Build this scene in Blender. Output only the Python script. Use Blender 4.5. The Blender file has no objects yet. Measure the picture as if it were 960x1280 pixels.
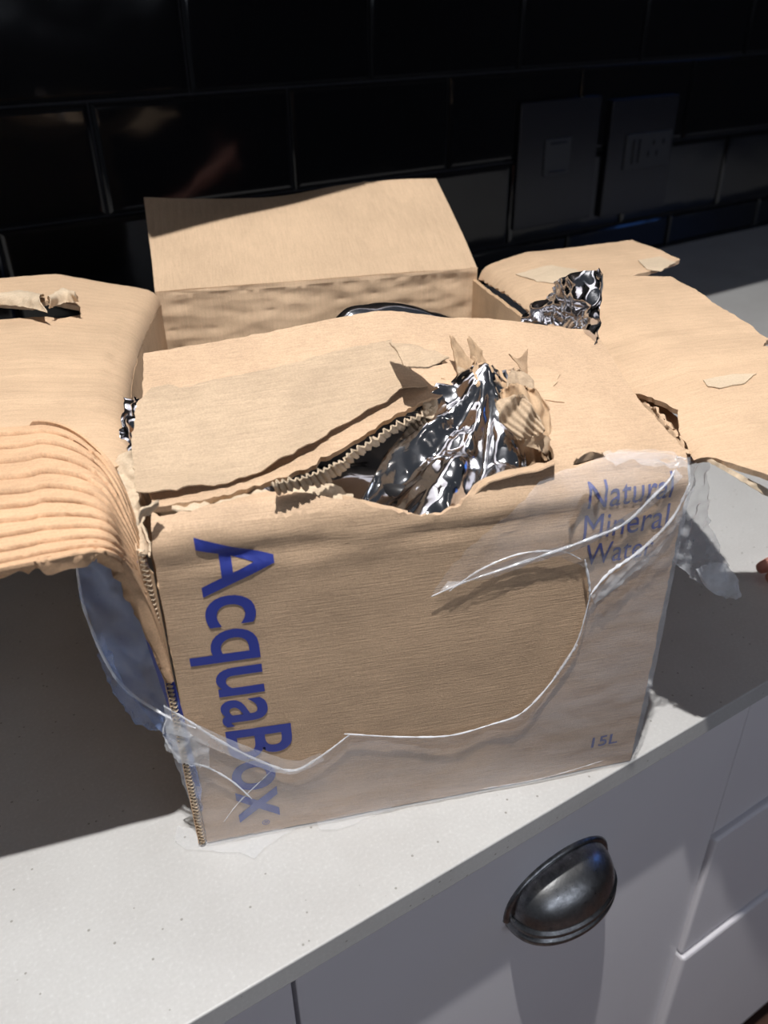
import bpy, bmesh, math, random
from mathutils import Vector, Matrix, noise, geometry
random.seed(7)
S = bpy.context.scene
C = S.collection

# ------------------------------------------------------------------ camera, world, light, exposure
cd = bpy.data.cameras.new('camera'); cam = bpy.data.objects.new('camera', cd); C.objects.link(cam)
cam.location = (-0.08017, -0.26174, 0.47540)
cam.matrix_world = Matrix((((0.848371,0.290295,-0.442713),(-0.529195,0.441641,-0.724504),(-0.014800,0.848930,0.528298)))).to_4x4()
cam.matrix_world.translation = Vector((-0.08017, -0.26174, 0.47540))
cd.sensor_fit = 'VERTICAL'; cd.sensor_height = 36; cd.lens = 29.1998; cd.clip_start = .01
cd.dof.use_dof = True; cd.dof.focus_distance = .56; cd.dof.aperture_fstop = 8
S.camera = cam

w = bpy.data.worlds.new('world'); S.world = w; w.use_nodes = True
w.node_tree.nodes['Background'].inputs[0].default_value = (.74, .84, 1.0, 1)
w.node_tree.nodes['Background'].inputs[1].default_value = .062
LIGHT_POS = Vector((-.09, -.21, 1.75)); LIGHT_POWER = 150
S.view_settings.view_transform = 'Standard'; S.view_settings.look = 'None'
S.view_settings.exposure = 0; S.view_settings.gamma = 1; S.view_settings.use_curve_mapping = False

# ------------------------------------------------------------------ helpers
def link(name, me, m, parent=None):
    o = bpy.data.objects.new(name, me); C.objects.link(o)
    if m: me.materials.append(m)
    if parent: o.parent = parent
    return o
def tag(o, label=None, cat=None, group=None, kind=None):
    if label: o['label'] = label
    if cat: o['category'] = cat
    if group: o['group'] = group
    if kind: o['kind'] = kind
    return o
def empty(name, loc=(0, 0, 0), rz=0):
    o = bpy.data.objects.new(name, None); C.objects.link(o); o.location = loc; o.rotation_euler = (0, 0, rz)
    o.empty_display_size = .02
    return o
def box_me(name, lo, hi, bev=0.0, seg=2):
    bm = bmesh.new()
    vs = [bm.verts.new((x, y, z)) for x in (lo[0], hi[0]) for y in (lo[1], hi[1]) for z in (lo[2], hi[2])]
    for f in ((0, 1, 3, 2), (4, 6, 7, 5), (0, 4, 5, 1), (2, 3, 7, 6), (0, 2, 6, 4), (1, 5, 7, 3)):
        bm.faces.new([vs[i] for i in f])
    bmesh.ops.recalc_face_normals(bm, faces=bm.faces)
    if bev: bmesh.ops.bevel(bm, geom=bm.edges[:], offset=bev, segments=seg, profile=.5, affect='EDGES')
    me = bpy.data.meshes.new(name); bm.to_mesh(me); bm.free()
    return me
def box(name, lo, hi, m, parent=None, bev=0.0, seg=2):
    return link(name, box_me(name, lo, hi, bev, seg), m, parent)
def pydata(name, V, F, m, parent=None, smooth=None):
    me = bpy.data.meshes.new(name); me.from_pydata([tuple(v) for v in V], [], F); me.update()
    if smooth is True: me.shade_smooth()
    elif smooth: me.polygons.foreach_set('use_smooth', smooth)
    return link(name, me, m, parent)
def N(x, y=0, z=0): return noise.noise(Vector((x, y, z)))
def FB(x, y=0, z=0, o=4): return noise.fractal(Vector((x, y, z)), .9, 2.1, o)

def ragged(poly, amp=.0006, step=.003, seed=0, closed=True):
    out = []; n = len(poly)
    for i in range(n if closed else n - 1):
        a = Vector(poly[i][:2]); b = Vector(poly[(i + 1) % n][:2]); L = (b - a).length
        k = max(1, int(L / step)); d = (b - a).normalized() if L else Vector((1, 0)); nn = Vector((-d.y, d.x))
        for j in range(k):
            p = a.lerp(b, j / k)
            if amp: p = p + nn * amp * 2.2 * (N(p.x * 190, p.y * 190, seed) + .5 * N(p.x * 500, p.y * 500, seed + 3))
            out.append((p.x, p.y))
    return out
def inside(p, poly):
    c = False; x, y = p; n = len(poly); j = n - 1
    for i in range(n):
        xi, yi = poly[i]; xj, yj = poly[j]
        if (yi > y) != (yj > y) and x < (xj - xi) * (y - yi) / (yj - yi) + xi: c = not c
        j = i
    return c
def tri2d(outer, holes=(), step=.004):
    """constrained triangulation of an outline with holes, filled with jittered grid points"""
    P = []; E = []
    def addp(poly):
        b = len(P)
        for q in poly: P.append(q)
        n = len(poly)
        for i in range(n): E.append((b + i, b + (i + 1) % n))
    addp(outer)
    for h in holes: addp(h)
    bd = set()
    for q in P: bd.add((int(q[0] / step * 1.6), int(q[1] / step * 1.6)))
    x0 = min(q[0] for q in outer); x1 = max(q[0] for q in outer); y0 = min(q[1] for q in outer); y1 = max(q[1] for q in outer)
    r = random.Random(3); y = y0 + step / 2; k = 0
    while y < y1:
        x = x0 + step * (.5 if k % 2 else 1.0)
        while x < x1:
            q = (x + r.uniform(-.15, .15) * step, y + r.uniform(-.15, .15) * step)
            c = (int(q[0] / step * 1.6), int(q[1] / step * 1.6))
            if c not in bd and inside(q, outer) and not any(inside(q, h) for h in holes): P.append(q)
            x += step
        y += step * .87; k += 1
    vs, es, fs, *_ = geometry.delaunay_2d_cdt([Vector(q) for q in P], E, [], 0, 1e-7)
    F = []
    for f in fs:
        c = (sum(vs[i].x for i in f) / 3, sum(vs[i].y for i in f) / 3)
        if inside(c, outer) and not any(inside(c, h) for h in holes): F.append(tuple(f))
    return [(v.x, v.y) for v in vs], F
def thicken(name, V, F, th, m, parent, sub=None):
    """V 3-D points, F faces (ccw = front); adds a back side th behind and a rim with its own vertices"""
    V = [Vector(v) for v in V]
    if sub is not None: F = sub
    used = sorted({i for f in F for i in f}); mp = {o: i for i, o in enumerate(used)}
    V = [V[i] for i in used]; F = [tuple(mp[i] for i in f) for f in F]
    if not th: return pydata(name, V, F, m, parent, True)
    Nn = [Vector((0, 0, 0)) for _ in V]
    cnt = {}
    for f in F:
        n = (V[f[1]] - V[f[0]]).cross(V[f[2]] - V[f[0]])
        if len(f) == 4: n = n + (V[f[2]] - V[f[0]]).cross(V[f[3]] - V[f[0]])
        for i in f: Nn[i] += n
        for a, b in zip(f, f[1:] + f[:1]): cnt[(a, b)] = 1
    Nn = [n.normalized() if n.length else Vector((0, 0, 1)) for n in Nn]
    n0 = len(V); B = [v - q * th for v, q in zip(V, Nn)]
    VV = V + B; FF = list(F) + [tuple(n0 + i for i in reversed(f)) for f in F]; sm = [True] * len(FF)
    for (a, b) in cnt:
        if (b, a) not in cnt:
            k = len(VV); VV += [V[a], V[b], B[b], B[a]]; FF.append((k + 1, k, k + 3, k + 2)); sm.append(False)
    return pydata(name, VV, FF, m, parent, sm)
def sheet(name, outer, holes, fn, step, th, m, parent, flip=False):
    P, F = tri2d(outer, holes, step)
    if flip: F = [tuple(reversed(f)) for f in F]
    return thicken(name, [fn(a, b) for a, b in P], F, th, m, parent)
def cr(pts, t):
    n = len(pts) - 1; t = min(max(t, 0), 1) * n; i = min(int(t), n - 1); f = t - i
    p0 = Vector(pts[max(i - 1, 0)]); p1 = Vector(pts[i]); p2 = Vector(pts[i + 1]); p3 = Vector(pts[min(i + 2, n)])
    return .5 * ((2 * p1) + (p2 - p0) * f + (2 * p0 - 5 * p1 + 4 * p2 - p3) * f * f + (3 * p1 - p0 - 3 * p2 + p3) * f ** 3)
def gridsheet(name, rows, nu, nv, th, m, parent, amp=0, fr=60, rag=0, disp=None, flip=False, seed=0):
    """rows of control points (each row any number); skinned smoothly, noise-crumpled, optionally ragged at the rim"""
    V = []
    for j in range(nv + 1):
        v = j / nv
        for i in range(nu + 1):
            u = i / nu; uu = u
            if rag: uu = u
            cp = [cr(r, uu) for r in rows]
            vv = v
            if rag and j in (0, nv): vv = v + (1 if j == 0 else -1) * rag * (.5 + N(u * 23, j, seed) + .5 * N(u * 61, j, seed))
            p = cr(cp, vv) if len(cp) > 2 else cp[0].lerp(cp[1], vv)
            V.append(p)
    idx = lambda i, j: j * (nu + 1) + i
    F = [(idx(i, j), idx(i + 1, j), idx(i + 1, j + 1), idx(i, j + 1)) for j in range(nv) for i in range(nu)]
    if amp or disp:
        W_ = []
        for j in range(nv + 1):
            for i in range(nu + 1):
                a = V[idx(min(i + 1, nu), j)] - V[idx(max(i - 1, 0), j)]; b = V[idx(i, min(j + 1, nv))] - V[idx(i, max(j - 1, 0))]
                n = a.cross(b); n = n.normalized() if n.length > 1e-12 else Vector((0, 0, 1))
                p = V[idx(i, j)]; d = 0
                if amp:
                    q = abs(N(p.x * fr + seed, p.y * fr, p.z * fr)); q2 = N(p.x * fr * 2.3, p.y * fr * 2.3 + seed, p.z * fr * 2.3)
                    d += amp * (1.6 * q + .5 * q2 - .4)
                if disp: d += disp(i / nu, j / nv)
                W_.append(p + n * d)
        V = W_
    if flip: F = [tuple(reversed(f)) for f in F]
    return thicken(name, V, F, th, m, parent)
def tube(name, pts, r, m, parent, seg=8, n=None, wob=0, taper=True):
    n = n or len(pts) * 6; V = []; F = []
    P = [cr(pts, i / n) for i in range(n + 1)]
    for i, p in enumerate(P):
        t = (P[min(i + 1, n)] - P[max(i - 1, 0)]).normalized()
        s = t.cross(Vector((0, 0, 1))); s = s.normalized() if s.length > .01 else Vector((1, 0, 0)); b = s.cross(t)
        rr = r * (1 + wob * N(i * .7, r * 900, n)) * ((.35 + .65 * math.sin(math.pi * min(1, max(0, i / n))) ** .5) if taper else 1)
        for k in range(seg):
            a = 2 * math.pi * k / seg; V.append(p + (s * math.cos(a) + b * math.sin(a)) * rr)
    for i in range(n):
        for k in range(seg): F.append((i * seg + k, i * seg + (k + 1) % seg, (i + 1) * seg + (k + 1) % seg, (i + 1) * seg + k))
    F.append(tuple(reversed(range(seg)))); F.append(tuple(n * seg + k for k in range(seg)))
    return pydata(name, V, F, m, parent, True)

# ------------------------------------------------------------------ materials
def mat(name, col, rough=.5, metal=0, spec=.5, **k):
    m = bpy.data.materials.new(name); m.use_nodes = True; b = m.node_tree.nodes['Principled BSDF']
    b.inputs['Base Color'].default_value = (*col, 1); b.inputs['Roughness'].default_value = rough
    b.inputs['Metallic'].default_value = metal; b.inputs['Specular IOR Level'].default_value = spec
    for a, v in k.items(): b.inputs[a.replace('_', ' ')].default_value = v
    return m
class NT:
    def __init__(s, m): s.t = m.node_tree; s.b = s.t.nodes['Principled BSDF']
    def n(s, ty, **k):
        x = s.t.nodes.new(ty)
        for a, v in k.items():
            if a in x.inputs.keys() if hasattr(x.inputs, 'keys') else False: x.inputs[a].default_value = v
            else: setattr(x, a, v)
        return x
    def l(s, a, b): s.t.links.new(a, b)
def coords(nt, scale=(1, 1, 1)):
    tc = nt.n('ShaderNodeTexCoord'); mp = nt.n('ShaderNodeMapping'); nt.l(tc.outputs['Object'], mp.inputs[0])
    mp.inputs['Scale'].default_value = scale
    return mp.outputs[0]
def noise_n(nt, vec, scale, detail=4, rough=.5):
    x = nt.n('ShaderNodeTexNoise'); nt.l(vec, x.inputs['Vector']); x.inputs['Scale'].default_value = scale
    x.inputs['Detail'].default_value = detail; x.inputs['Roughness'].default_value = rough
    return x.outputs['Fac']
def ramp(nt, fac, stops):
    r = nt.n('ShaderNodeValToRGB'); nt.l(fac, r.inputs[0]); e = r.color_ramp.elements
    while len(e) < len(stops): e.new(.5)
    for q, (p, c) in zip(e, stops): q.position = p; q.color = (*c, 1) if len(c) == 3 else c
    return r.outputs[0]
def bump(nt, fac, strength, dist, prev=None):
    b = nt.n('ShaderNodeBump'); b.inputs['Strength'].default_value = strength; b.inputs['Distance'].default_value = dist
    nt.l(fac, b.inputs['Height'])
    if prev: nt.l(prev, b.inputs['Normal'])
    return b.outputs[0]
def cardboard(name, base, flute='x', wave=.0, var=.07, rough=.8):
    m = mat(name, base, rough, 0, .25); nt = NT(m)
    sc = (6, 90, 6) if flute == 'x' else ((90, 6, 6) if flute == 'y' else (10, 10, 160))
    if flute == 'both': sc = (6, 90, 150)
    v1 = coords(nt, sc); v0 = coords(nt)
    f1 = noise_n(nt, v1, 9, 5, .6); f2 = noise_n(nt, v0, 18, 5, .6); f3 = noise_n(nt, v0, 900, 2, .6)
    a = nt.n('ShaderNodeMath', operation='ADD'); nt.l(f1, a.inputs[0]); nt.l(f2, a.inputs[1])
    a2 = nt.n('ShaderNodeMath', operation='ADD'); nt.l(a.outputs[0], a2.inputs[0]); nt.l(f3, a2.inputs[1])
    a3 = nt.n('ShaderNodeMath', operation='MULTIPLY'); nt.l(a2.outputs[0], a3.inputs[0]); a3.inputs[1].default_value = .333
    lo = tuple(c * (1 - var * 2.2) for c in base); hi = tuple(min(1, c * (1 + var * 1.6)) for c in base)
    nt.l(ramp(nt, a3.outputs[0], [(.38, lo), (.62, hi)]), nt.b.inputs['Base Color'])
    n1 = bump(nt, f1, .35, .0012); n2 = bump(nt, f3, .3, .0004, n1)
    last = n2
    if wave:
        wv = nt.n('ShaderNodeTexWave'); wv.bands_direction = 'Y' if flute == 'x' else ('X' if flute == 'y' else 'X')
        wv.inputs['Scale'].default_value = 40; wv.inputs['Distortion'].default_value = .6; nt.l(coords(nt), wv.inputs['Vector'])
        last = bump(nt, wv.outputs['Fac'], wave, .0012, n2)
    nt.l(last, nt.b.inputs['Normal'])
    return m
M = {}
M['card'] = cardboard('cardboard', (.57, .40, .262), 'x', .12)
M['card_face'] = cardboard('printed_face_cardboard', (.545, .38, .25), 'both', 0, .09, .65)
M['card_in'] = cardboard('inner_cardboard', (.54, .37, .23), 'y', .2)
M['card_back'] = cardboard('back_cardboard', (.56, .40, .265), 'y', .15)
M['card_ripple'] = cardboard('light_ripple_cardboard', (.56, .40, .265), 'y', .0)
nt = NT(M['card_ripple']); v_ = coords(nt, (1, 1, 2.2)); wv_ = nt.n('ShaderNodeTexVoronoi'); wv_.feature = 'SMOOTH_F1'; nt.l(v_, wv_.inputs['Vector']); wv_.inputs['Scale'].default_value = 42
nt.l(bump(nt, wv_.outputs['Distance'], .8, .005), nt.b.inputs['Normal'])  # relief stands in for rippled light on the back panel; the board is flat
M['liner'] = cardboard('peeled_liner_paper', (.47, .35, .24), 'x', 0, .10, .9)
M['pale'] = cardboard('torn_paper', (.58, .46, .33), 'x', 0, .08, .95)
M['kraft'] = cardboard('exposed_flute_paper', (.60, .385, .235), 'x', 0, .10, .9)
M['ink'] = mat('blue_ink', (.035, .052, .30), .45, 0, .4)
M['ink2'] = mat('violet_blue_ink', (.045, .055, .24), .45, 0, .4)

def foil_mat():
    m = mat('silver_foil', (.62, .62, .65), .12, 1.0); nt = NT(m)
    v = coords(nt); f = noise_n(nt, v, 55, 3, .5)
    vo = nt.n('ShaderNodeTexVoronoi'); vo.feature = 'DISTANCE_TO_EDGE'; nt.l(v, vo.inputs['Vector']); vo.inputs['Scale'].default_value = 28
    n1 = bump(nt, vo.outputs['Distance'], .25, .004); nt.l(bump(nt, f, .12, .003, n1), nt.b.inputs['Normal'])
    return m
M['foil'] = foil_mat()
M['tap'] = mat('dark_plastic', (.02, .02, .022), .35)

def film_mat(name, lo, hi, tint=(.86, .88, .93), scale=(1, 1, 1), rough=.22):
    m = mat(name, tint, rough, 0, .8); nt = NT(m); t = nt.t
    v = coords(nt, scale)
    f = noise_n(nt, v, 22, 4, .6)
    r = ramp(nt, f, [(.35, (lo,) * 3), (.62, (hi,) * 3)])
    g = noise_n(nt, coords(nt, (scale[0] * 1.0, scale[1], scale[2] * 1.0)), 60, 3, .55)
    nt.l(bump(nt, g, .22, .002), nt.b.inputs['Normal'])
    lw = nt.n('ShaderNodeLayerWeight'); lw.inputs[0].default_value = .35
    mx = nt.n('ShaderNodeMath', operation='MULTIPLY_ADD'); nt.l(lw.outputs['Facing'], mx.inputs[0]); mx.inputs[1].default_value = .22; nt.l(r, mx.inputs[2])
    mx.use_clamp = True
    tr = nt.n('ShaderNodeBsdfTransparent'); ms = nt.n('ShaderNodeMixShader')
    nt.l(mx.outputs[0], ms.inputs[0]); nt.l(tr.outputs[0], ms.inputs[1]); nt.l(nt.b.outputs[0], ms.inputs[2])
    nt.l(ms.outputs[0], t.nodes['Material Output'].inputs['Surface'])
    return m
M['film'] = film_mat('clear_film', .05, .16)
M['film_low'] = film_mat('milky_film', .12, .24, (.74, .76, .82), (.4, .4, 1.6))
M['film_left'] = film_mat('bluish_film', .10, .32, (.33, .50, .95))
M['film_edge'] = film_mat('film_rolled_edge', .22, .75, (.90, .92, .97), rough=.08)
M['film_thin'] = film_mat('film_fold', .12, .34, (.9, .92, .96))

def quartz():
    m = mat('white_quartz', (.56, .555, .54), .42, 0, .35); nt = NT(m); v = coords(nt)
    f = noise_n(nt, v, 420, 2, .5); g = noise_n(nt, v, 9, 4, .6)
    vo = nt.n('ShaderNodeTexVoronoi'); nt.l(v, vo.inputs['Vector']); vo.inputs['Scale'].default_value = 130
    sp = ramp(nt, vo.outputs['Distance'], [(.0, (.0,) * 3), (.09, (.0,) * 3), (.13, (1,) * 3)])
    wn = nt.n('ShaderNodeTexVoronoi'); nt.l(v, wn.inputs['Vector']); wn.inputs['Scale'].default_value = 130
    rr = ramp(nt, wn.outputs['Color'], [(.0, (1, 1, 1)), (.62, (1, 1, 1)), (.64, (0, 0, 0))])
    mxm = nt.n('ShaderNodeMath', operation='MAXIMUM'); nt.l(sp, mxm.inputs[0]); nt.l(rr, mxm.inputs[1])
    base = ramp(nt, f, [(.3, (.53, .525, .515)), (.6, (.56, .555, .545)), (.8, (.62, .62, .61))])
    b2 = ramp(nt, g, [(.35, (.90, .89, .885)), (.65, (1, 1, 1))])
    m1 = nt.n('ShaderNodeMix', data_type='RGBA', blend_type='MULTIPLY'); m1.inputs[0].default_value = 1; nt.l(base, m1.inputs[6]); nt.l(b2, m1.inputs[7])
    m2 = nt.n('ShaderNodeMix', data_type='RGBA'); nt.l(mxm.outputs[0], m2.inputs[0]); m2.inputs[6].default_value = (.30, .29, .27, 1); nt.l(m1.outputs[2], m2.inputs[7])
    nt.l(m2.outputs[2], nt.b.inputs['Base Color'])
    return m
M['quartz'] = quartz()
M['cab'] = mat('satin_white_lacquer', (.62, .60, .63), .38, 0, .5)
nt = NT(M['cab']); f = noise_n(nt, coords(nt), 3, 3); nt.l(ramp(nt, f, [(.3, (.80, .775, .81)), (.7, (.85, .825, .85))]), nt.b.inputs['Base Color'])
M['carc'] = mat('cabinet_carcass', (.10, .10, .105), .6)
def tile_mat():
    m = mat('black_glazed_tile', (.005, .005, .0062), .08, 0, .5); nt = NT(m)
    f = noise_n(nt, coords(nt), 7, 2, .4); nt.l(bump(nt, f, .12, .02), nt.b.inputs['Normal'])
    return m
M['tile'] = tile_mat()
M['grout'] = mat('dark_grout', (.012, .012, .016), .8)
M['plate'] = mat('black_glass_plate', (.012, .012, .016), .25)
M['inset'] = mat('grey_switch_plastic', (.028, .028, .032), .4)
def pewter():
    m = mat('aged_pewter', (.10, .10, .105), .32, 1.0); nt = NT(m)
    f = noise_n(nt, coords(nt), 130, 5, .65)
    nt.l(ramp(nt, f, [(.3, (.17, .17, .175)), (.7, (.46, .46, .465))]), nt.b.inputs['Base Color'])
    nt.l(ramp(nt, f, [(.3, (.42,) * 3), (.7, (.25,) * 3)]), nt.b.inputs['Roughness']); nt.l(bump(nt, f, .25, .001), nt.b.inputs['Normal'])
    return m
M['pewter'] = pewter()
M['skin'] = mat('skin', (.62, .28, .22), .45, 0, .4, Subsurface_Weight=.15, Subsurface_Radius=(.01, .004, .002), Subsurface_Scale=.3)
M['nail'] = mat('nail', (.75, .42, .38), .25)
def wood():
    m = mat('dark_wood_floor', (.06, .03, .02), .4); nt = NT(m); f = noise_n(nt, coords(nt, (2, 30, 1)), 3, 5)
    nt.l(ramp(nt, f, [(.3, (.035, .018, .012)), (.7, (.13, .065, .045))]), nt.b.inputs['Base Color']); return m
M['wood'] = wood()
def emit(name, col, st):
    m = mat(name, (0, 0, 0), .5); b = m.node_tree.nodes['Principled BSDF']
    b.inputs['Emission Color'].default_value = (*col, 1); b.inputs['Emission Strength'].default_value = st; return m

# ------------------------------------------------------------------ setting
DW = .981
fl = tag(box('floor', (-1.6, -3.2, -.95), (3.45, DW, -.92), M['wood']), kind='structure')
wb = empty('wall_back', (0, DW, 0)); tag(wb, kind='structure')
box('wall_core', (-1.6, .012, -.92), (3.4, .12, 1.9), M['grout'], wb)
def tile_me(wd, hg):
    """glazed metro tile with a wide sloped edge"""
    b = .006; d = .0075; V = []; F = []
    prof = [(0.0, 0.0), (.0006, .004), (b * .35, d * .72), (b, d), (b * 1.5, d * 1.02)]
    for ins, dep in prof:
        for sx, sz in ((-1, -1), (1, -1), (1, 1), (-1, 1)): V.append((sx * (wd / 2 - ins), .012 - dep - .0, sz * (hg / 2 - ins)))
    for k in range(len(prof) - 1):
        for q in range(4): F.append((k * 4 + q, k * 4 + (q + 1) % 4, (k + 1) * 4 + (q + 1) % 4, (k + 1) * 4 + q))
    e = (len(prof) - 1) * 4; F.append((e, e + 1, e + 2, e + 3))
    me = bpy.data.meshes.new('tile'); me.from_pydata(V, [], F); me.update(); me.materials.append(M['tile']); return me
TW, TH, G = .2955, .147, .003
tm = tile_me(TW - G, TH - G); tc = tile_me(TW - G, .067 - G)
rows_t = [(.0335, tc, 0.0), (.067 + TH / 2, tm, .377 - .2955 * 5), (.067 + TH * 1.5, tm, .233 - .2955 * 5), (.067 + TH * 2.5, tm, .377 - .2955 * 5), (.067 + TH * 3.5, tm, .233 - .2955 * 5)]
for zc, me, x0 in rows_t:
    if me is tc: x0 = .233 - .2955 * 5
    for k in range(15):
        xc = x0 + TW * (k + .5)
        if xc > 3.2: break
        o = bpy.data.objects.new('tile', me); C.objects.link(o); o.parent = wb
        o.location = (xc, -.0, zc); o.rotation_euler = (random.uniform(-.004, .004), 0, random.uniform(-.004, .004))
def plate(name, label, cat, x0, x1, z0, z1, insets):
    t = empty(name, ((x0 + x1) / 2, DW, (z0 + z1) / 2)); tag(t, label, cat); cx, cz = (x0 + x1) / 2, (z0 + z1) / 2
    box('back_plate', (x0 - cx, -.006, z0 - cz), (x1 - cx, .0035, z1 - cz), M['plate'], t, .002)
    for (a, b, c, d, ks) in insets:
        f = box('inset', (a - cx, -.009, c - cz), (b - cx, -.0055, d - cz), M['inset'], t, .001)
        for (p, q, r_, s_) in ks: box('rocker', (a - cx + p, -.0115, c - cz + r_), (a - cx + q, -.0085, c - cz + s_), M['plate'], f, .0008)
plate('wall_switch', 'black glass plate with one small grey switch, left of the double plate on the wall', 'switch', .972, 1.165, .095, .312,
      [(1.033, 1.095, .184, .248, [(.012, .05, .006, .009), (.012, .05, .055, .058)])])
plate('wall_socket', 'black glass plate with a wide grey double socket, rightmost on the dark tiled wall', 'socket', 1.195, 1.375, .09, .302,
      [(1.24, 1.365, .175, .239, [(.018, .022, .01, .054), (.034, .038, .01, .054), (.062, .066, .02, .03), (.085, .089, .02, .03), (.074, .078, .04, .05), (.100, .104, .04, .05)])])

cc = empty('base_cabinet', (0, .025, -.92)); tag(cc, 'long white kitchen base cabinet with flat satin fronts below the pale worktop', 'cabinet')
def cb(name, x0, x1, z0, z1, y0=0, y1=.018, bev=.0012, m='cab'): return box(name, (x0, y0, z0 + .92), (x1, y1, z1 + .92), M[m], cc, bev, 2)
box('carcass', (-1.5, .022, .09), (3.3, .93, .895), M['carc'], cc)
box('plinth', (-1.5, .06, 0), (3.3, .08, .09), M['carc'], cc)
cb('door', -.50, .0185, -.83, -.024); cb('door', -1.4, -.503, -.83, -.024)
dr = cb('deep_drawer', .0215, .4734, -.83, -.024)
cb('drawer', .4745, 1.3, -.2455, -.024)
cb('drawer', .4745, 1.3, -.450, -.2490, -.006, .018, .0028)
cb('drawer', .4745, 1.3, -.83, -.4535, -.0105, .018, .0040)
cb('door', 1.304, 2.1, -.83, -.024); cb('door', 2.104, 3.0, -.83, -.024)
# cup pull on the deep drawer
def cup_pull(parent, cx, cz):
    A, P, H = .0485, .036, .038; V = []; F = []; na, nb = 40, 14
    loc = lambda x, y, z: (cx + x, y, cz + .92 + z)
    prof = []
    for k in range(nb + 1):
        b = math.radians(90 * k / nb); prof.append((math.sin(b), math.cos(b)))
    for i in range(na + 1):
        a = math.pi * i / na
        for (sb, cbb) in prof: V.append(loc(A * math.cos(a) * (1 - .04 * (1 - sb)), -P * math.sin(a) ** .75 * sb, H * math.sin(a) ** .6 * cbb))
        for (e, dz) in ((1.06, -.001), (1.06, -.0035), (1.0, -.0045), (1.0, -.0085), (1.07, -.0095), (1.07, -.0125), (.985, -.0135)):
            V.append(loc(A * math.cos(a) * e, -P * math.sin(a) ** .75 * e, dz))
    w_ = nb + 1 + 7
    for i in range(na):
        for k in range(w_ - 1): F.append((i * w_ + k, i * w_ + k + 1, (i + 1) * w_ + k + 1, (i + 1) * w_ + k))
    o = thicken('cup_pull', V, F, .0016, M['pewter'], parent); o['label'] = 'dark pewter cup pull'
    # flange lying against the drawer front
    V = []; F = []
    for i in range(na + 1):
        a = math.pi * i / na; c, s_ = math.cos(a), math.sin(a) ** .75
        for (e, dy) in ((.93, -.0005), (.95, -.0035), (1.12, -.0035), (1.16, -.0014), (1.16, 0)):
            V.append(loc(A * e * c, dy, (H + .0035) * e * s_ * 1.03 - .006))
    for i in range(na):
        for k in range(4): F.append((i * 5 + k, i * 5 + k + 1, (i + 1) * 5 + k + 1, (i + 1) * 5 + k))
    pydata('flange', V, F, M['pewter'], o, True)
cup_pull(dr, .256, -.150)
ct = box('countertop', (-1.5, 0, -.02), (3.4, DW, 0), M['quartz'], None, .0012)
tag(ct, 'pale speckled quartz worktop with a thin square edge under the torn carton', 'worktop')

# overhead cabinet (out of frame) whose underside keeps the wall in shade, as the shadow edge behind the carton shows
oc = empty('overhead_cabinet', (0, DW, .62)); tag(oc, 'wall cabinet above the worktop, its front edge shading the tiles', 'cabinet')
box('body', (-1.5, -.585, 0), (3.3, -.001, .7), M['carc'], oc, .001)
for k in range(6): box('door', (-1.5 + .8 * k + .002, -.605, 0), (-1.5 + .8 * (k + 1) - .002, -.587, .7), M['cab'], oc, .0012)

# main spotlight of the room, then unseen sources for reflections and fill
def downlight(x, y, z, label, main=False, col=(1, .93, .84), st=40):
    t = empty('spotlight', (x, y, z)); tag(t, label, 'lamp')
    tube('housing', [(0, 0, .03), (0, 0, .06), (0, 0, .14)], .04, M['tap'], t, 20, 6, 0, False)
    V = [(.034 * math.cos(a * math.pi / 12), .034 * math.sin(a * math.pi / 12), .028) for a in range(24)]
    pydata('lens', V, [tuple(reversed(range(24)))], emit('lens_glow', col, st), t)
    if main:
        ld = bpy.data.lights.new('bulb', 'SPOT'); ld.energy = LIGHT_POWER; ld.color = (1, .985, .965); ld.shadow_soft_size = .011; ld.spot_size = math.radians(100); ld.spot_blend = .3
        lo = bpy.data.objects.new('bulb', ld); C.objects.link(lo); lo.parent = t; lo.location = (0, 0, 0)
        d = Vector((.22, .32, .1)) - Vector((x, y, z)); lo.rotation_euler = d.to_track_quat('-Z', 'Y').to_euler()
downlight(*LIGHT_POS, 'round ceiling spotlight nearest the carton, lighting it from above the front edge', True)
for (x, y, lab) in ((-1.0, -.9, 'added unseen ceiling spotlight over the left end of the worktop'), (1.5, -1.0, 'added unseen ceiling spotlight toward the right wall'),
                    (-.6, -2.2, 'added unseen ceiling spotlight at the far left of the room'), (.9, -2.3, 'added unseen ceiling spotlight at the far right of the room')):
    downlight(x, y, 1.75, lab)  # extra spotlights out of view, added for foil reflections and a little fill
wr = tag(box('wall_right', (3.4, -3.2, -.92), (3.5, DW, 1.9), mat('dark_paint', (.02, .02, .022), .7)), kind='structure')
tag(box('wall_front', (-1.6, -3.3, -.92), (3.4, -3.2, 1.9), mat('dark_wall_paint', (.03, .03, .033), .7)), kind='structure')
w2 = empty('fill_window', (.2, -3.195, 1.02)); tag(w2, kind='structure')  # added unseen window; its glowing pane is broad fill from behind the camera
box('pane', (-1.5, .006, -.45), (1.5, .012, .45), emit('fill_glow', (.80, .87, 1.0), 2.5), w2)
for a in (-1.53, -.0, 1.53): box('window_frame', (a - .03, 0, -.48), (a + .03, .03, .48), M['carc'], w2)
for a in (-.48, .48): box('window_frame', (-1.56, 0, a - .03), (1.56, .03, a + .03), M['carc'], w2)
wn = empty('window_1', (3.395, -.9, 1.02)); tag(wn, kind='structure')
box('pane', (-.012, -.45, -.35), (-.006, .45, .35), emit('dusk_sky', (.10, .30, 1.0), 1.5), wn)
for a in (-.47, .47): box('window_frame', (-.03, a - .03, -.4), (0, a + .03, .4), M['carc'], wn)
for a in (-.37, .37): box('window_frame', (-.03, -.5, a - .03), (0, .5, a + .03), M['carc'], wn)

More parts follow.
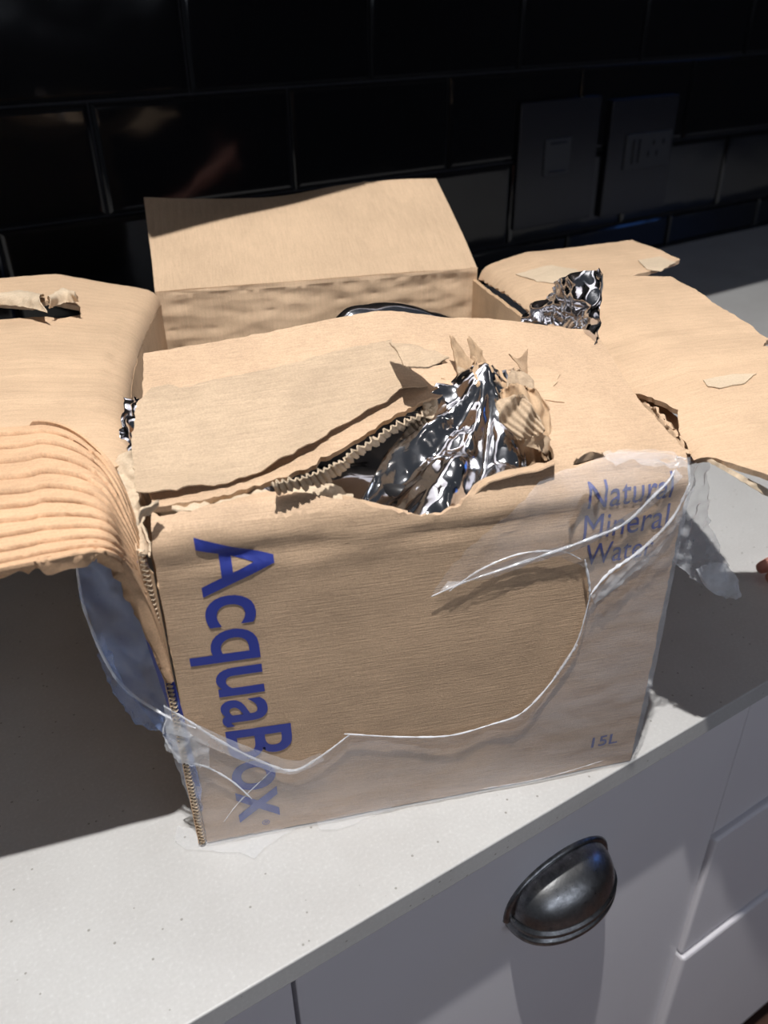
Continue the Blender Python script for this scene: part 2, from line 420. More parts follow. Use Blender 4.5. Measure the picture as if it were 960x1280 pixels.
# ------------------------------------------------------------------ the carton  (local x along its front, y to the back)
W, D, H = .3036, .3989, .25
BOX = ((0, 0.10164, .0012), -0.34140)
cart = empty('cardboard_carton', *BOX)
tag(cart, 'large torn kraft cardboard carton with blue lettering, flaps folded open, on the worktop', 'box')
KX = [-.03, 0, .08, .155, .23, .304]; KZ = [.283, .285, .293, .303, .291, .272]
def interp(x, X, Z):
    if x <= X[0]: return Z[0]
    for i in range(len(X) - 1):
        if x <= X[i + 1]:
            t = (x - X[i]) / (X[i + 1] - X[i]); return Z[i] + (Z[i + 1] - Z[i]) * t
    return Z[-1]
def hz(x, y):
    c = interp(x, KX, KZ); c = (c + interp(x - .012, KX, KZ) + interp(x + .012, KX, KZ)) / 3
    return .25 + (c - .25) * max((y - .02) / .135, 0)
def s_of(y):
    if y >= .02: return .2414 + y
    return .23 + .02 * math.acos(max(-1, min(1, 1 - y / .02)))
def Fmap(x, s, off=0):
    """front panel running up, round the crushed fold and on as the flap laid back over the carton"""
    g = math.exp(-((s - .238) / .024) ** 2)
    edge = min(1, max(0, min(x, W - x)) / .02)
    k = g * ((.0036 * N(x * 9, s * 75, 1.3) + .0018 * N(x * 30, s * 160, 4))) * (.4 + .6 * edge)
    if s < .23:
        bow = -.0035 * math.sin(math.pi * min(1, max(0, x / W))) * math.sin(math.pi * s / .25)
        q = .0009 * FB(x * 9, s * 9, 2) + k + .0012 * math.exp(-((s - .21) / .012) ** 2) * N(x * 14, 3)
        return Vector((x, bow - q - off, s))
    th = (s - .23) / .02
    bow = -.0035 * math.sin(math.pi * min(1, max(0, x / W))) * math.sin(math.pi * .92) * (1 - min(1, th / 1.57))
    if th < math.pi / 2:
        n = Vector((0, -math.cos(th), math.sin(th)))
        return Vector((x, .02, .23)) + n * (.02 + k + off) + Vector((0, bow, 0))
    y = s - .2414
    z = hz(x, y) + k + .0011 * FB(x * 10, y * 14, 6) + .0005 * N(x * 18, y * 130, 8)
    return Vector((x, y, z + off))
def sT(pts): return [(x, s_of(y)) for x, y in pts]
# outline in (x, s): panel below, flap above
flap_back = sT([(0.002,0.1505),(0.0629,0.15),(0.1149,0.1495),(0.1492,0.1485),(0.1998,0.145),(0.258,0.1485),(0.3094,0.1525)])
outer = [(0.0005, 0.0), (W - .0005, 0.0), (W, .12), (W, .232), (W, .262)] + sT([(0.3007,0.061)])  + list(reversed(flap_back)) + [(0, .33), (0, .30), (.002, .272), (0.004, .262), (.003, .245), (.002, .232), (0.001, .12)]
hole = sT([(0.0021,0.0155),(0.014,0.017),(0.0285,0.018),(0.063,0.0255),(0.0835,0.0315),(0.1106,0.0445),(0.137,0.059),(0.1669,0.072),(0.1802,0.075),(0.195,0.0825),(0.2052,0.0905),(0.2241,0.084),(0.2317,0.064),(0.2304,0.037),(0.2253,0.0135),(0.1998,0.0125),(0.1824,0.009),(0.1666,0.0015),(0.156,0.0005),(0.1415,0.0005),(0.1201,0.0035),(0.1035,0.0075),(0.0788,0.014),(0.0644,0.0195),(0.028,0.0115),(0.0076,0.0105)])
hole2 = sT([(0.2356,0.0115),(0.248,0.019),(0.2564,0.0135),(0.2477,0.0125),(0.2384,0.011)])
hole3 = sT([(0.0604,0.1075),(0.066,0.11),(0.072,0.107),(0.0689,0.105),(0.063,0.1045)])
hole4 = sT([(0.1584,0.104),(0.1717,0.1),(0.1848,0.1045),(0.1875,0.101),(0.1708,0.0965),(0.1586,0.0985)])
P2, F2 = tri2d(ragged(outer, .0004, .004, 1), [ragged(hole, .0009, .0025, 2), hole2, hole3, ragged(hole4, .0003, .003, 5)], .0042)
V3 = [Fmap(a, b) for a, b in P2]
cs = lambda f: sum(P2[i][1] for i in f) / 3
front = thicken('front_panel', V3, F2, .0038, M['card_face'], cart, [f for f in F2 if cs(f) < .2440])
ffl = thicken('front_flap', V3, F2, .0038, M['card_face'], cart, [f for f in F2 if cs(f) >= .2440])
# peeled outer liner lying loose over the flap; its lower edge curls up over the hole
lin_px = [(-0.0035,0.024),(-0.0061,0.0665),(-0.0026,0.101),(0.0061,0.1145),(0.0166,0.1145),(0.0226,0.11),(0.059,0.1125),(0.0889,0.115),(0.1197,0.1185),(0.1456,0.12),(0.1551,0.1205),(0.1584,0.1085),(0.1617,0.097),(0.1686,0.0805),(0.1497,0.072),(0.1283,0.0625),(0.1075,0.0525),(0.0897,0.042),(0.0728,0.0335),(0.0502,0.0265),(0.0266,0.0225),(0.0079,0.021)]
lower = [(-0.0035,0.024),(0.0079,0.021),(0.0266,0.0225),(0.0502,0.0265),(0.0728,0.0335),(0.0897,0.042),(0.1075,0.0525),(0.1283,0.0625),(0.1497,0.072),(0.1686,0.0805)]
def lin_fn(x, y):
    d = min((Vector((x, y)) - Vector(q)).length for q in ragged(lower, 0, .012, 0, False))
    z = Fmap(x, s_of(y)).z
    return Vector((x, y, z + .0012 + .0065 * math.exp(-(d / .014) ** 2) * (.75 + .6 * N(x * 30, y * 30)) + .0006 * N(x * 12, y * 160, 2) + .0007 * N(x * 60, y * 60, 5)))
ln_ = sheet('peeled_liner', ragged(lin_px, .0006, .003, 4), [], lin_fn, .0045, .0007, M['liner'], ffl); ln_['label'] = 'greyish peeled paper layer'
# crinkled fluting torn along the hole below the liner edge
def ribbon(name, top, bot, m, par, amp=.0022, fr=160, nu=60, nv=8, th=.0008, disp=None, rag=.12, seed=0): return gridsheet(name, [top, bot], nu, nv, th, m, par, amp, fr, rag, disp, False, seed)
ribbon('torn_fluting', [(0.0659,-0.001,0.266),(0.0807,0.0038,0.266),(0.0964,0.0104,0.266),(0.1115,0.0233,0.266),(0.1337,0.0436,0.266),(0.1563,0.0595,0.266),(0.1721,0.0728,0.266)], [(0.0682,0.0129,0.252),(0.0854,0.0139,0.252),(0.1019,0.0222,0.252),(0.1192,0.0426,0.252),(0.143,0.0648,0.252),(0.1671,0.0814,0.252),(0.1782,0.0845,0.252)], M['pale'], ffl, disp=lambda u, v: .0012 * math.sin(u * 190), nu=110)
ribbon('torn_fluting', [(0.0135,0.024,0.2459),(0.0323,0.024,0.2457),(0.0538,0.024,0.2467),(0.0756,0.024,0.2486),(0.0954,0.024,0.2489),(0.1106,0.024,0.2375)], [(0.014,0.012,0.2496),(0.0322,0.012,0.2479),(0.0529,0.012,0.2468),(0.074,0.012,0.2458),(0.0932,0.012,0.242),(0.1085,0.012,0.2407)], M['pale'], ffl, .0028, 120, seed=4)
# lower lip of the hole, rolled outwards, and its torn underside
ribbon('rolled_lip', [(0.1027,0.003,0.2449),(0.1199,0.003,0.2394),(0.1399,0.003,0.2302),(0.1559,0.003,0.2278),(0.1695,0.003,0.2341),(0.1826,0.003,0.2476),(0.2008,0.003,0.2511),(0.221,0.003,0.2534)], [(0.1042,0.017,0.2425),(0.1228,0.017,0.2357),(0.1458,0.017,0.226),(0.1589,0.017,0.2241),(0.1716,0.017,0.2297),(0.1828,0.017,0.2428),(0.2063,0.017,0.2469),(0.2263,0.017,0.2489)], M['card'], front, .0014, 70, seed=2)
gridsheet('curled_lip', [[(0.1666,0.03,0.2161),(0.178,0.03,0.2266),(0.1933,0.03,0.2353),(0.2144,0.03,0.2356)], [(0.1667,0.02,0.2156),(0.1808,0.02,0.2244),(0.1961,0.02,0.2362),(0.2168,0.02,0.2381)], [(0.1643,0.012,0.2166),(0.1797,0.012,0.2251),(0.1966,0.012,0.2375),(0.2202,0.012,0.241)]], 30, 8, .0012, M['card'], front, .0016, 80, .05)
def tri(t): t = t % 1.0; return abs(2 * t - 1)
# scraps of board standing up round the hole
def scrap(rows, m='pale', amp=.0016, fr=130, th=.0011, seed=0, nu=14, nv=14, rag=.04, disp=None):
    return gridsheet('torn_scrap', rows, nu, nv, th, M[m], ffl, amp, fr, rag, disp, False, seed)
scrap([[(0.1937,0.085,0.2582),(0.2001,0.085,0.2558),(0.2062,0.085,0.2595)], [(0.1904,0.09,0.2778),(0.1988,0.09,0.2743),(0.2038,0.09,0.278)], [(0.1885,0.095,0.2891),(0.1931,0.095,0.2876),(0.1973,0.095,0.2856)], [(0.1868,0.097,0.2988),(0.1878,0.097,0.2982),(0.1899,0.097,0.2964)]], 'card_in', .0022, 150, seed=1, rag=.06)
scrap([[(0.2003,0.09,0.2634),(0.2087,0.09,0.2625),(0.2159,0.09,0.2672)], [(0.2009,0.094,0.2789),(0.206,0.094,0.2799),(0.2125,0.094,0.2756)], [(0.1984,0.098,0.2953),(0.2004,0.098,0.2961),(0.2036,0.098,0.2927)]], 'card_in', .0024, 150, seed=2, rag=.08)
scrap([[(0.1918,0.07,0.2544),(0.2041,0.07,0.2637),(0.2187,0.07,0.2752)], [(0.1893,0.08,0.2689),(0.202,0.08,0.2702),(0.2183,0.08,0.2732)], [(0.1908,0.09,0.2814),(0.1998,0.09,0.2753),(0.2114,0.09,0.2709)]], 'liner', .0022, 90, seed=3, nu=22, nv=18)
scrap([[(0.1923,0.064,0.2576),(0.2023,0.064,0.2597),(0.2122,0.064,0.2638)], [(0.1932,0.072,0.274),(0.2051,0.072,0.2758),(0.2165,0.072,0.2725)], [(0.1978,0.082,0.2869),(0.2035,0.082,0.2833),(0.2114,0.082,0.2783)]], 'card_in', .0024, 110, seed=31, nu=24, nv=20, rag=.1, disp=lambda u, v: .003 * tri(u * 2.2 + v))
scrap([[(0.2278,0.052,0.2298),(0.2359,0.052,0.232),(0.2444,0.052,0.2265)], [(0.2282,0.058,0.2519),(0.2374,0.058,0.253),(0.2435,0.058,0.2436)], [(0.2252,0.064,0.2666),(0.2322,0.064,0.2689),(0.2414,0.064,0.2584)]], 'card_in', .0024, 110, seed=32, nu=24, nv=24, rag=.1, disp=lambda u, v: .003 * tri(u * 1.7 - v * 1.5))
scrap([[(0.1721,0.074,0.2575),(0.1802,0.074,0.2587),(0.1903,0.074,0.2586)], [(0.1746,0.08,0.2673),(0.1816,0.08,0.2687),(0.1939,0.08,0.2673)], [(0.1797,0.088,0.275),(0.1849,0.088,0.2724),(0.191,0.088,0.2728)]], 'card_in', .0024, 130, seed=33, nu=20, nv=16, rag=.12)
scrap([[(0.2134,0.06,0.2696),(0.2204,0.06,0.2699),(0.2277,0.06,0.268)], [(0.2154,0.07,0.2776),(0.2235,0.07,0.2778),(0.2331,0.07,0.2736)], [(0.2214,0.076,0.2818),(0.2267,0.076,0.2792),(0.2312,0.076,0.2745)]], 'liner', .0022, 130, seed=34, nu=18, nv=14, rag=.12)
scrap([[(0.2308,0.085,0.2687),(0.2363,0.085,0.266),(0.2424,0.085,0.2577)], [(0.2303,0.088,0.2761),(0.2331,0.088,0.2748),(0.236,0.088,0.2713)], [(0.2231,0.09,0.2855),(0.2296,0.09,0.2818),(0.2354,0.09,0.2875)]], 'card', .0008, seed=4)
scrap([[(0.2293,0.075,0.2613),(0.2366,0.075,0.2551),(0.2402,0.075,0.2623)], [(0.2314,0.082,0.2678),(0.2374,0.082,0.265),(0.2436,0.082,0.2665)], [(0.2304,0.088,0.275),(0.2331,0.088,0.2737),(0.236,0.088,0.2713)]], 'card', .001, seed=14)
scrap([[(0.2143,0.034,0.2367),(0.2246,0.034,0.2337),(0.2357,0.034,0.2344)], [(0.2094,0.04,0.2523),(0.2216,0.04,0.2487),(0.2344,0.04,0.2513)], [(0.2057,0.046,0.2665),(0.2179,0.046,0.2671),(0.2325,0.046,0.2654)], [(0.205,0.052,0.2791),(0.2116,0.052,0.2834),(0.2228,0.052,0.2782)]], 'card_in', .0020, 70, seed=5, nu=34, nv=34, rag=.07, disp=lambda u, v: .0045 * tri(u * 1.6 + v * 1.1 + .2) + .002 * tri(u * 4 - v * 3))
scrap([[(0.2093,0.03,0.2573),(0.219,0.03,0.2581),(0.2245,0.03,0.2616)], [(0.1974,0.034,0.2699),(0.2099,0.034,0.2695),(0.2194,0.034,0.2704)], [(0.1971,0.04,0.2782),(0.2074,0.04,0.281),(0.2124,0.04,0.2785)]], 'liner', .0018, 90, seed=6, nu=26, nv=22, rag=.09, disp=lambda u, v: .005 * tri(u * 1.3 - v * 1.7) + .002 * tri(u * 5 + v * 2))
scrap([[(0.2122,0.028,0.2538),(0.2224,0.028,0.2494),(0.2295,0.028,0.2411)], [(0.2141,0.03,0.2587),(0.2248,0.03,0.2585),(0.23,0.03,0.2547)]], 'liner', .0022, 90, seed=26, nu=16, nv=10)
scrap([[(0.1642,0.065,0.261),(0.1736,0.065,0.2573),(0.1835,0.065,0.2603)], [(0.1635,0.072,0.2658),(0.1734,0.072,0.2657),(0.1845,0.072,0.2623)], [(0.1671,0.082,0.2684),(0.1761,0.082,0.2705),(0.1843,0.082,0.2675)]], 'pale', .003, 120, seed=7, nu=22, nv=16)
scrap([[(0.1791,0.078,0.2656),(0.1873,0.078,0.2636),(0.1954,0.078,0.2648)], [(0.1817,0.084,0.2722),(0.1889,0.084,0.2704),(0.195,0.084,0.2708)]], 'card', .0015, seed=8)
scrap([[(0.1495,0.0609,0.296),(0.1599,0.0558,0.296),(0.1738,0.0621,0.296)], [(0.1495,0.0785,0.299),(0.1625,0.0751,0.299),(0.1755,0.0614,0.299)], [(0.1497,0.0989,0.297),(0.1595,0.0921,0.297),(0.1668,0.0821,0.297)]], 'liner', .0016, 90, seed=9, nu=20)
scrap([[(0.2244,-0.013,0.262),(0.2332,-0.0106,0.262),(0.2434,-0.0094,0.262)], [(0.2243,-0.016,0.267),(0.2337,-0.0101,0.267),(0.2387,-0.0141,0.267)]], 'card', .0004, seed=10)
scrap([[(-0.0018,-0.0083,0.255),(0.0003,-0.0029,0.255),(0.0072,0.0048,0.255)], [(0.0008,-0.0052,0.262),(0.0045,-0.0031,0.262),(0.0099,0.0003,0.262)]], 'pale', .002, seed=11)
# creased fold lines of the front panel top, corner crumple
# side, back and bottom panels
RL = .011
def bulge(y, z): return .020 * math.sin(math.pi * min(1, max(0, y / D))) * (max(0, z) / .25) ** 1.5
def left_fn(y, z):
    return Vector((-bulge(y, z) + .0010 * FB(y * 12, z * 12, 9), y, z))
left = sheet('left_panel', ragged([(.006, 0), (D, 0), (D, H - RL), (.20, H - RL), (.07, H - RL), (.045, .20), (.02, .17), (.010, .12)], .0006, .004, 3), [], left_fn, .006, .0038, M['card_in'], cart, True)
def right_fn(y, z): return Vector((W + .006 * math.sin(math.pi * y / D) * (z / .25) + .014 * math.exp(-((y - .055) / .030) ** 2) * max(0, z / .25) ** 2 + .0010 * FB(y * 12, z * 12, 19), y, z))
sheet('right_panel', ragged([(.003, 0), (D, 0), (D, H - .012), (.12, H - .010), (.06, H - .012), (.02, H - .02), (.003, H - .03)], .0005, .005, 5), [], right_fn, .006, .0038, M['card_in'], cart, False)
def back_fn(x, z): return Vector((x, D + .0015 * FB(x * 14, z * 14, 29) - .002 * math.exp(-((z - .247) / .003) ** 2), z))
sheet('back_panel', [(0.001, 0), (W, 0), (W, H), (0, H)], [], back_fn, .005, .0038, M['card_ripple'], cart)
box('bottom_panel', (.002, .002, .0005), (W - .002, D - .002, .004), M['card_in'], cart)
gridsheet('back_flap', [[(0.0, D, .2505), (.08, D, .2505), (.15, D, .2505), (.23, D, .2505), (W, D, .2495)],
                        [(-.001, D + .05, .268), (.08, D + .05, .269), (.15, D + .05, .269), (.23, D + .05, .270), (W + .0005, D + .05, .269)],
                        [(-.003, D + .10, .285), (.08, D + .10, .287), (.15, D + .10, .288), (.23, D + .10, .288), (W, D + .10, .287)],
                        [(-0.0048,0.55,0.3033),(0.067,0.55,0.2976),(0.1292,0.55,0.2964),(0.1934,0.55,0.3033),(0.2456,0.55,0.3061),(0.3032,0.55,0.3055)]], 60, 34, .0038, M['card_back'], cart, .0007, 16, 0,
          lambda u, v: .0012 * math.exp(-((u - .72 - .25 * (1 - v)) / .012) ** 2) + .0006 * math.sin(u * 300) * .0, False, 3)
# left flap: folded outwards, crumpled
ya, yb_ = .155, .215
def zflapL(x, y):
    t = min(1, max(0, y / D))
    return .250 + .018 * min(1, max(0, (-x - .01) / .07)) * t + .0016 * math.exp(-((y - .150 + .1 * x) / .006) ** 2) + .0013 * math.exp(-((y - .195) / .006) ** 2) + .0008 * math.sin(y * 120) * math.exp(-((y - .2) / .1) ** 2)
def lflap_fn(a, y):
    b = bulge(y, .24); q = RL * math.pi / 2
    if a < q:
        f = a / RL; zt = zflapL(-.01, y)
        return Vector((-b - RL + RL * math.cos(f), y, zt - RL + RL * math.sin(f) + .0008 * N(a * 40, y * 40)))
    x = -b - RL - (a - q)
    return Vector((x, y, zflapL(x, y) + .0011 * FB(a * 10, y * 14, 31)))
def aL(pts, zz=.262):
    out = []
    for x, y in pts:
        b = bulge(y, .24); out.append((max(0, -x - b - RL) + RL * math.pi / 2 if -x - b > RL else max(0, (-x - b)) * 1.2, y))
    return out
lh = aL([(-0.1309,0.3085),(-0.1123,0.3016),(-0.0827,0.2995),(-0.0678,0.2995),(-0.0546,0.312),(-0.0574,0.3294),(-0.081,0.3358),(-0.092,0.3261),(-0.118,0.3373),(-0.1379,0.3468)])
lout = [(0, .075), (.02, .055), (.05, .02), (.155, .01), (.168, .02), (.170, .2), (.168, D - .001)] + [(.10, D), (.03, D), (0, D - .001)]
lfo = sheet('left_flap', ragged(lout, .0005, .004, 6), [ragged(lh, .0006, .003, 7)], lflap_fn, .0045, .0038, M['card'], cart)
def curl(rows, m, par, seed, amp=.0018): return gridsheet('torn_liner_curl', rows, 24, 12, .0008, M[m], par, amp, 110, .06, None, False, seed)
curl([[(-0.1378,0.3488,0.27),(-0.1193,0.3482,0.27),(-0.1012,0.3521,0.27),(-0.0839,0.343,0.27)], [(-0.1268,0.3084,0.284),(-0.1093,0.3078,0.284),(-0.093,0.3075,0.284),(-0.0781,0.2912,0.284)], [(-0.1284,0.3073,0.277),(-0.1105,0.3045,0.277),(-0.0888,0.2908,0.277),(-0.0731,0.2751,0.277)]], 'pale', lfo, 1)
curl([[(-0.0792,0.3246,0.27),(-0.0689,0.3433,0.27),(-0.0561,0.3269,0.27)], [(-0.0709,0.2893,0.284),(-0.0623,0.3076,0.284),(-0.053,0.2967,0.284)], [(-0.0725,0.2876,0.276),(-0.0619,0.2987,0.276),(-0.0518,0.298,0.276)]], 'pale', lfo, 2)
# the front part of the left flap with its facing torn off: bare fluting, slit between the flutes
fr_r = [(-.185, -.035, .246)] + [(-0.0643,-0.0252,0.25),(-0.0432,-0.0231,0.25),(-0.0179,-0.0211,0.25)] + [(-0.0094,-0.01,0.2283),(-0.0034,-0.005,0.1942),(-0.0005,-0.003,0.148)]
mid_r = [(-.185, .05, .256)] + [(-0.0709,0.0285,0.258),(-0.0476,0.0293,0.258),(-0.0218,0.0148,0.258)] + [(-0.0135,0.012,0.242),(-0.0048,0.004,0.2043),(-0.0015,-0.001,0.147)]
bk_r = [(-.185, .128, .262)] + [(-0.0831,0.1107,0.262),(-0.0557,0.1071,0.262),(-0.0336,0.0813,0.262)] + [(-0.015,0.045,0.2544),(-0.0043,0.012,0.2085),(-0.0015,0.001,0.1445)]
NR = 11
def ridge(u, v):
    f = (v * NR + .16 * N(u * 4, v * 6)) % 1.0
    saw = .0020 * (1 - f) ** .8
    slit = -.0085 * math.exp(-((f - .93) / .042) ** 2)
    fade = 1 - .6 * max(0, u - .85) / .15
    return (saw + slit) * fade
rc = gridsheet('bare_fluting', [fr_r, mid_r, bk_r], 60, NR * 26, .0016, M['kraft'], lfo, .0004, 26, .0, ridge, False, 5); rc['label'] = 'bare orange-brown fluting with slits'
# blue-printed outer paper showing at the torn front-left corner, and the cut edge with its fluting
rb = gridsheet('printed_side_strip', [[(-0.0175,0.008,0.2272),(-0.0137,0.006,0.2017),(-0.0098,0.004,0.157),(-0.0051,0.002,0.1038),(-0.0009,0.001,0.0541)], [(-0.0071,0.004,0.2257),(-0.0026,0.002,0.1973),(-0.0007,0,0.1526),(0.0016,-0.001,0.1052),(0.0027,-0.001,0.0555)]], 40, 6, .0005, M['ink'], left, .0005, 60); rb['label'] = 'blue printed outer paper'
V = []; F = []; n = 150
for i in range(n + 1):
    t = i / n; z = .002 + t * .235; x = -.0026 + (.0018 if i % 2 else -.0018) * .9
    for k in range(2): V.append((x + k * .0007 - .001 * t, -.0022 + .0018 * k - .0005 * N(z * 60), z))
for i in range(n): F.append((i * 2, i * 2 + 1, i * 2 + 3, i * 2 + 2))
pydata('cut_edge_fluting', V, F, M['pale'], front)
gridsheet('cut_edge_paper', [[(-.0050, -.001, .002), (-.0052, -.001, .12), (-.0060, -.001, .236)], [(-.0056, .006, .002), (-.0058, .006, .12), (-.0065, .006, .236)]], 40, 3, .0006, M['card'], front, .0005, 90)
gridsheet('cut_edge_paper', [[(0, .001, .002), (-.0005, .0005, .12), (0, 0, .22)], [(-.0056, .003, .002), (-.0058, .003, .12), (-.0065, .003, .23)]], 40, 3, .0006, M['card_in'], front, .0003, 90)
# crumpled paper of the burst left corner
gridsheet('corner_crumple', [[(-0.016,0.07,0.2537),(-0.0145,0.05,0.2465),(-0.0118,0.03,0.2375),(-0.0078,0.012,0.2228)], [(-0.0084,0.065,0.2604),(-0.0078,0.05,0.2455),(-0.0053,0.03,0.2365),(-0.0031,0.01,0.226)], [(-0.0032,0.06,0.2598),(-0.0038,0.045,0.2453),(-0.0024,0.02,0.2372),(-0.0004,0.004,0.2271)]], 40, 10, .0012, M['pale'], left, .003, 110, .1, None, False, 8)

# right flap
def zflapR(x, y):
    d = x - W
    z = .250 + .010 * min(1, d / .05) - .010 * max(0, (.06 - y) / .06) ** 1.5 * min(1, max(0, d) / .06)
    z += .0012 * math.sin(y * 95 + 1 + x * 5) * .6 + .0016 * math.exp(-((y - .155 - .08 * (x - .38)) / .007) ** 2) - .0012 * math.exp(-((y - .098 - .06 * (x - .38)) / .005) ** 2)
    if d < .014:
        t = max(0, min(1, d / .014)); z -= .014 * (1 - math.sqrt(max(0, 1 - (1 - t) ** 2)))
    return z
def rflap_fn(x, y): return Vector((x, y, zflapR(x, y) + .0011 * FB(x * 12, y * 14, 41)))
rpx = [(0.4747,0.4199),(0.4778,0.3835),(0.4836,0.3402),(0.4445,0.3126),(0.4148,0.3002),(0.3878,0.3076),(0.4215,0.2984),(0.4471,0.2914)]
rout = [(.320, .050), (.317, .075)] + [(W + .006 * math.sin(math.pi * y / D), y) for y in (.10, .16, .22, .28, .34, .395)] + rpx + [(0.4466,0.235),(0.4417,0.1752),(0.4378,0.1334),(0.4223,0.1178),(0.4276,0.1164)] + [(.456, .11)] + [(.458, .02), (.456, -.024), (.42, -.030), (.37, -.024), (.335, -.026)] + [(0.3163,-0.0104),(0.3117,-0.0014),(0.3063,0.0039),(0.308,0.0158),(0.312,0.032)]
rf = sheet('right_flap', ragged(rout, .0006, .0035, 8), [], rflap_fn, .0042, .0036, M['card'], cart)
def patch(name, poly, off, m, par, fn):
    return sheet(name, ragged(poly, .0005, .003, 11), [], lambda x, y: fn(x, y) + Vector((0, 0, off + .0004 * N(x * 90, y * 90))), .005, .0005, M[m], par)
patch('torn_patch', [(0.3253,0.3522),(0.3608,0.3534),(0.3756,0.3329),(0.3718,0.3103),(0.3464,0.2998),(0.333,0.3184)], .0009, 'pale', rf, rflap_fn)
patch('torn_patch', [(0.4429,0.3447),(0.4688,0.352),(0.4728,0.3279),(0.4437,0.3035),(0.4338,0.3115)], .0009, 'pale', rf, rflap_fn)
patch('torn_patch', [(0.352,0.0756),(0.3752,0.0807),(0.3902,0.0769),(0.3722,0.0624),(0.3535,0.0594),(0.349,0.0657)], .0009, 'pale', rf, rflap_fn)
patch('torn_patch', [(0.2288,0.09),(0.2475,0.097),(0.2584,0.0895),(0.2458,0.071),(0.2494,0.06),(0.2379,0.064),(0.2341,0.0825)], .0007, 'card', ffl, lambda x, y: Fmap(x, s_of(y)))
# torn lower ply hanging at its front edge
gridsheet('torn_ply', [[(0.3111,0.012,0.2442),(0.313,0,0.2481),(0.317,-0.01,0.2477),(0.3281,-0.018,0.2423),(0.3486,-0.022,0.2303)], [(0.3112,0.01,0.2431),(0.3127,-0.002,0.246),(0.3169,-0.012,0.2447),(0.3278,-0.02,0.2383),(0.3485,-0.024,0.2256)]], 40, 4, .0007, M['pale'], rf, .0012, 120, .15, None, False, 3)
gridsheet('corner_crumple', [[(0.3177,0.1,0.2453),(0.3151,0.07,0.2473),(0.3145,0.045,0.2462),(0.305,0.01,0.2486)], [(0.3192,0.0939,0.246),(0.3155,0.0629,0.246),(0.3126,0.0346,0.246),(0.3072,0.0094,0.246)], [(0.3174,0.0993,0.238),(0.3141,0.0683,0.238),(0.3121,0.0398,0.238),(0.3098,0.0222,0.238)]], 34, 12, .0012, M['card'], rf, .0035, 90, .05, None, False, 12)

gridsheet('torn_ply', [[(W - .006, .030, .232), (W + .010, .025, .230), (W + .028, .022, .236)], [(W - .006, .12, .238), (W + .010, .12, .236), (W + .028, .12, .246)]], 16, 20, .001, M['card_in'], rf, .002, 70, .0, None, False, 31)
# lettering (flat print wrapped onto the crumpled panel)
def printed(name, body, m, place, par, bold=0.0, label=None):
    cu = bpy.data.curves.new(name, 'FONT'); cu.body = body; cu.size = 1; cu.offset = bold; cu.resolution_u = 6
    t = bpy.data.objects.new(name, cu); C.objects.link(t); bpy.context.view_layer.update()
    me = bpy.data.meshes.new_from_object(t.evaluated_get(bpy.context.evaluated_depsgraph_get())); bpy.data.objects.remove(t)
    xs = [v.co.x for v in me.vertices]; ys = [v.co.y for v in me.vertices]; x0, x1, y0, y1 = min(xs), max(xs), min(ys), max(ys)
    bm = bmesh.new(); bm.from_mesh(me); bmesh.ops.triangulate(bm, faces=bm.faces)
    bmesh.ops.subdivide_edges(bm, edges=[e for e in bm.edges if e.calc_length() > .12], cuts=3, use_grid_fill=False)
    bmesh.ops.triangulate(bm, faces=bm.faces)
    bmesh.ops.subdivide_edges(bm, edges=[e for e in bm.edges if e.calc_length() > .12], cuts=2)
    bmesh.ops.triangulate(bm, faces=bm.faces)
    for v in bm.verts:
        a = (v.co.x - x0) / (x1 - x0); b = (v.co.y - y0) / (y1 - y0); x, s = place(a, b); v.co = Fmap(x, s, .0005)
    bmesh.ops.recalc_face_normals(bm, faces=bm.faces)
    bm.to_mesh(me); bm.free(); o = link(name, me, m, par)
    if label: o['label'] = label
    return o
# the big word runs down the left side of the panel; letter bounding box includes the descender of the q
def big(a, b): return (.0105 + b * .0525, .2385 - a * .2245)
printed('lettering', 'AcquaBox', M['ink'], big, front, .012, 'large blue word AcquaBox')
printed('lettering', '\u00ae', M['ink'], lambda a, b: (.0375 + b * .005, .0125 - a * .005), front, 0)
def small(x0, z0, wd, ht): return lambda a, b: (x0 + a * wd, z0 + b * ht)
printed('lettering', 'Natural', M['ink2'], small(.2415, .2245, .052, .0165), front, 0, 'blue words Natural Mineral Water')
printed('lettering', 'Mineral', M['ink2'], small(.2405, .2040, .054, .0165), front, 0)
printed('lettering', 'Water', M['ink2'], small(.2440, .1850, .044, .0150), front, 0)
printed('lettering', '15L', M['ink2'], small(.2690, .0230, .0200, .0105), front, .012)

# ------------------------------------------------------------------ foil water bag inside
bag = empty('foil_water_bag', *BOX)
tag(bag, 'crumpled silver foil water bag inside the torn carton', 'bag')
def sp(v, e): return math.copysign(abs(v) ** e, v)
V = []; F = []; nu, nv = 120, 70
for j in range(nv + 1):
    ph = -math.pi / 2 + math.pi * j / nv
    for i in range(nu):
        th = 2 * math.pi * i / nu
        x = .150 + .143 * sp(math.cos(th) * 1, .35) * sp(math.cos(ph), .4); y = .200 + .188 * sp(math.sin(th), .35) * sp(math.cos(ph), .4); z = .108 + .100 * sp(math.sin(ph), .5)
        if z > .15:
            z += .026 * math.exp(-((x - .21) / .075) ** 2 - ((y - .335) / .06) ** 2) + .012 * math.exp(-((x - .03) / .04) ** 2 - ((y - .1) / .09) ** 2) - .012 * math.exp(-((x - .17) / .06) ** 2 - ((y - .06) / .05) ** 2)
        n = abs(N(x * 20, y * 20, z * 20)) * .018 + abs(N(x * 45, y * 45, z * 45)) * .004
        if z > .12: z += n - .006
        V.append((x, y, max(z, .0055)))
for j in range(nv):
    for i in range(nu): F.append((j * nu + i, j * nu + (i + 1) % nu, (j + 1) * nu + (i + 1) % nu, (j + 1) * nu + i))
pydata('bag_body', V, F, M['foil'], bag, True)
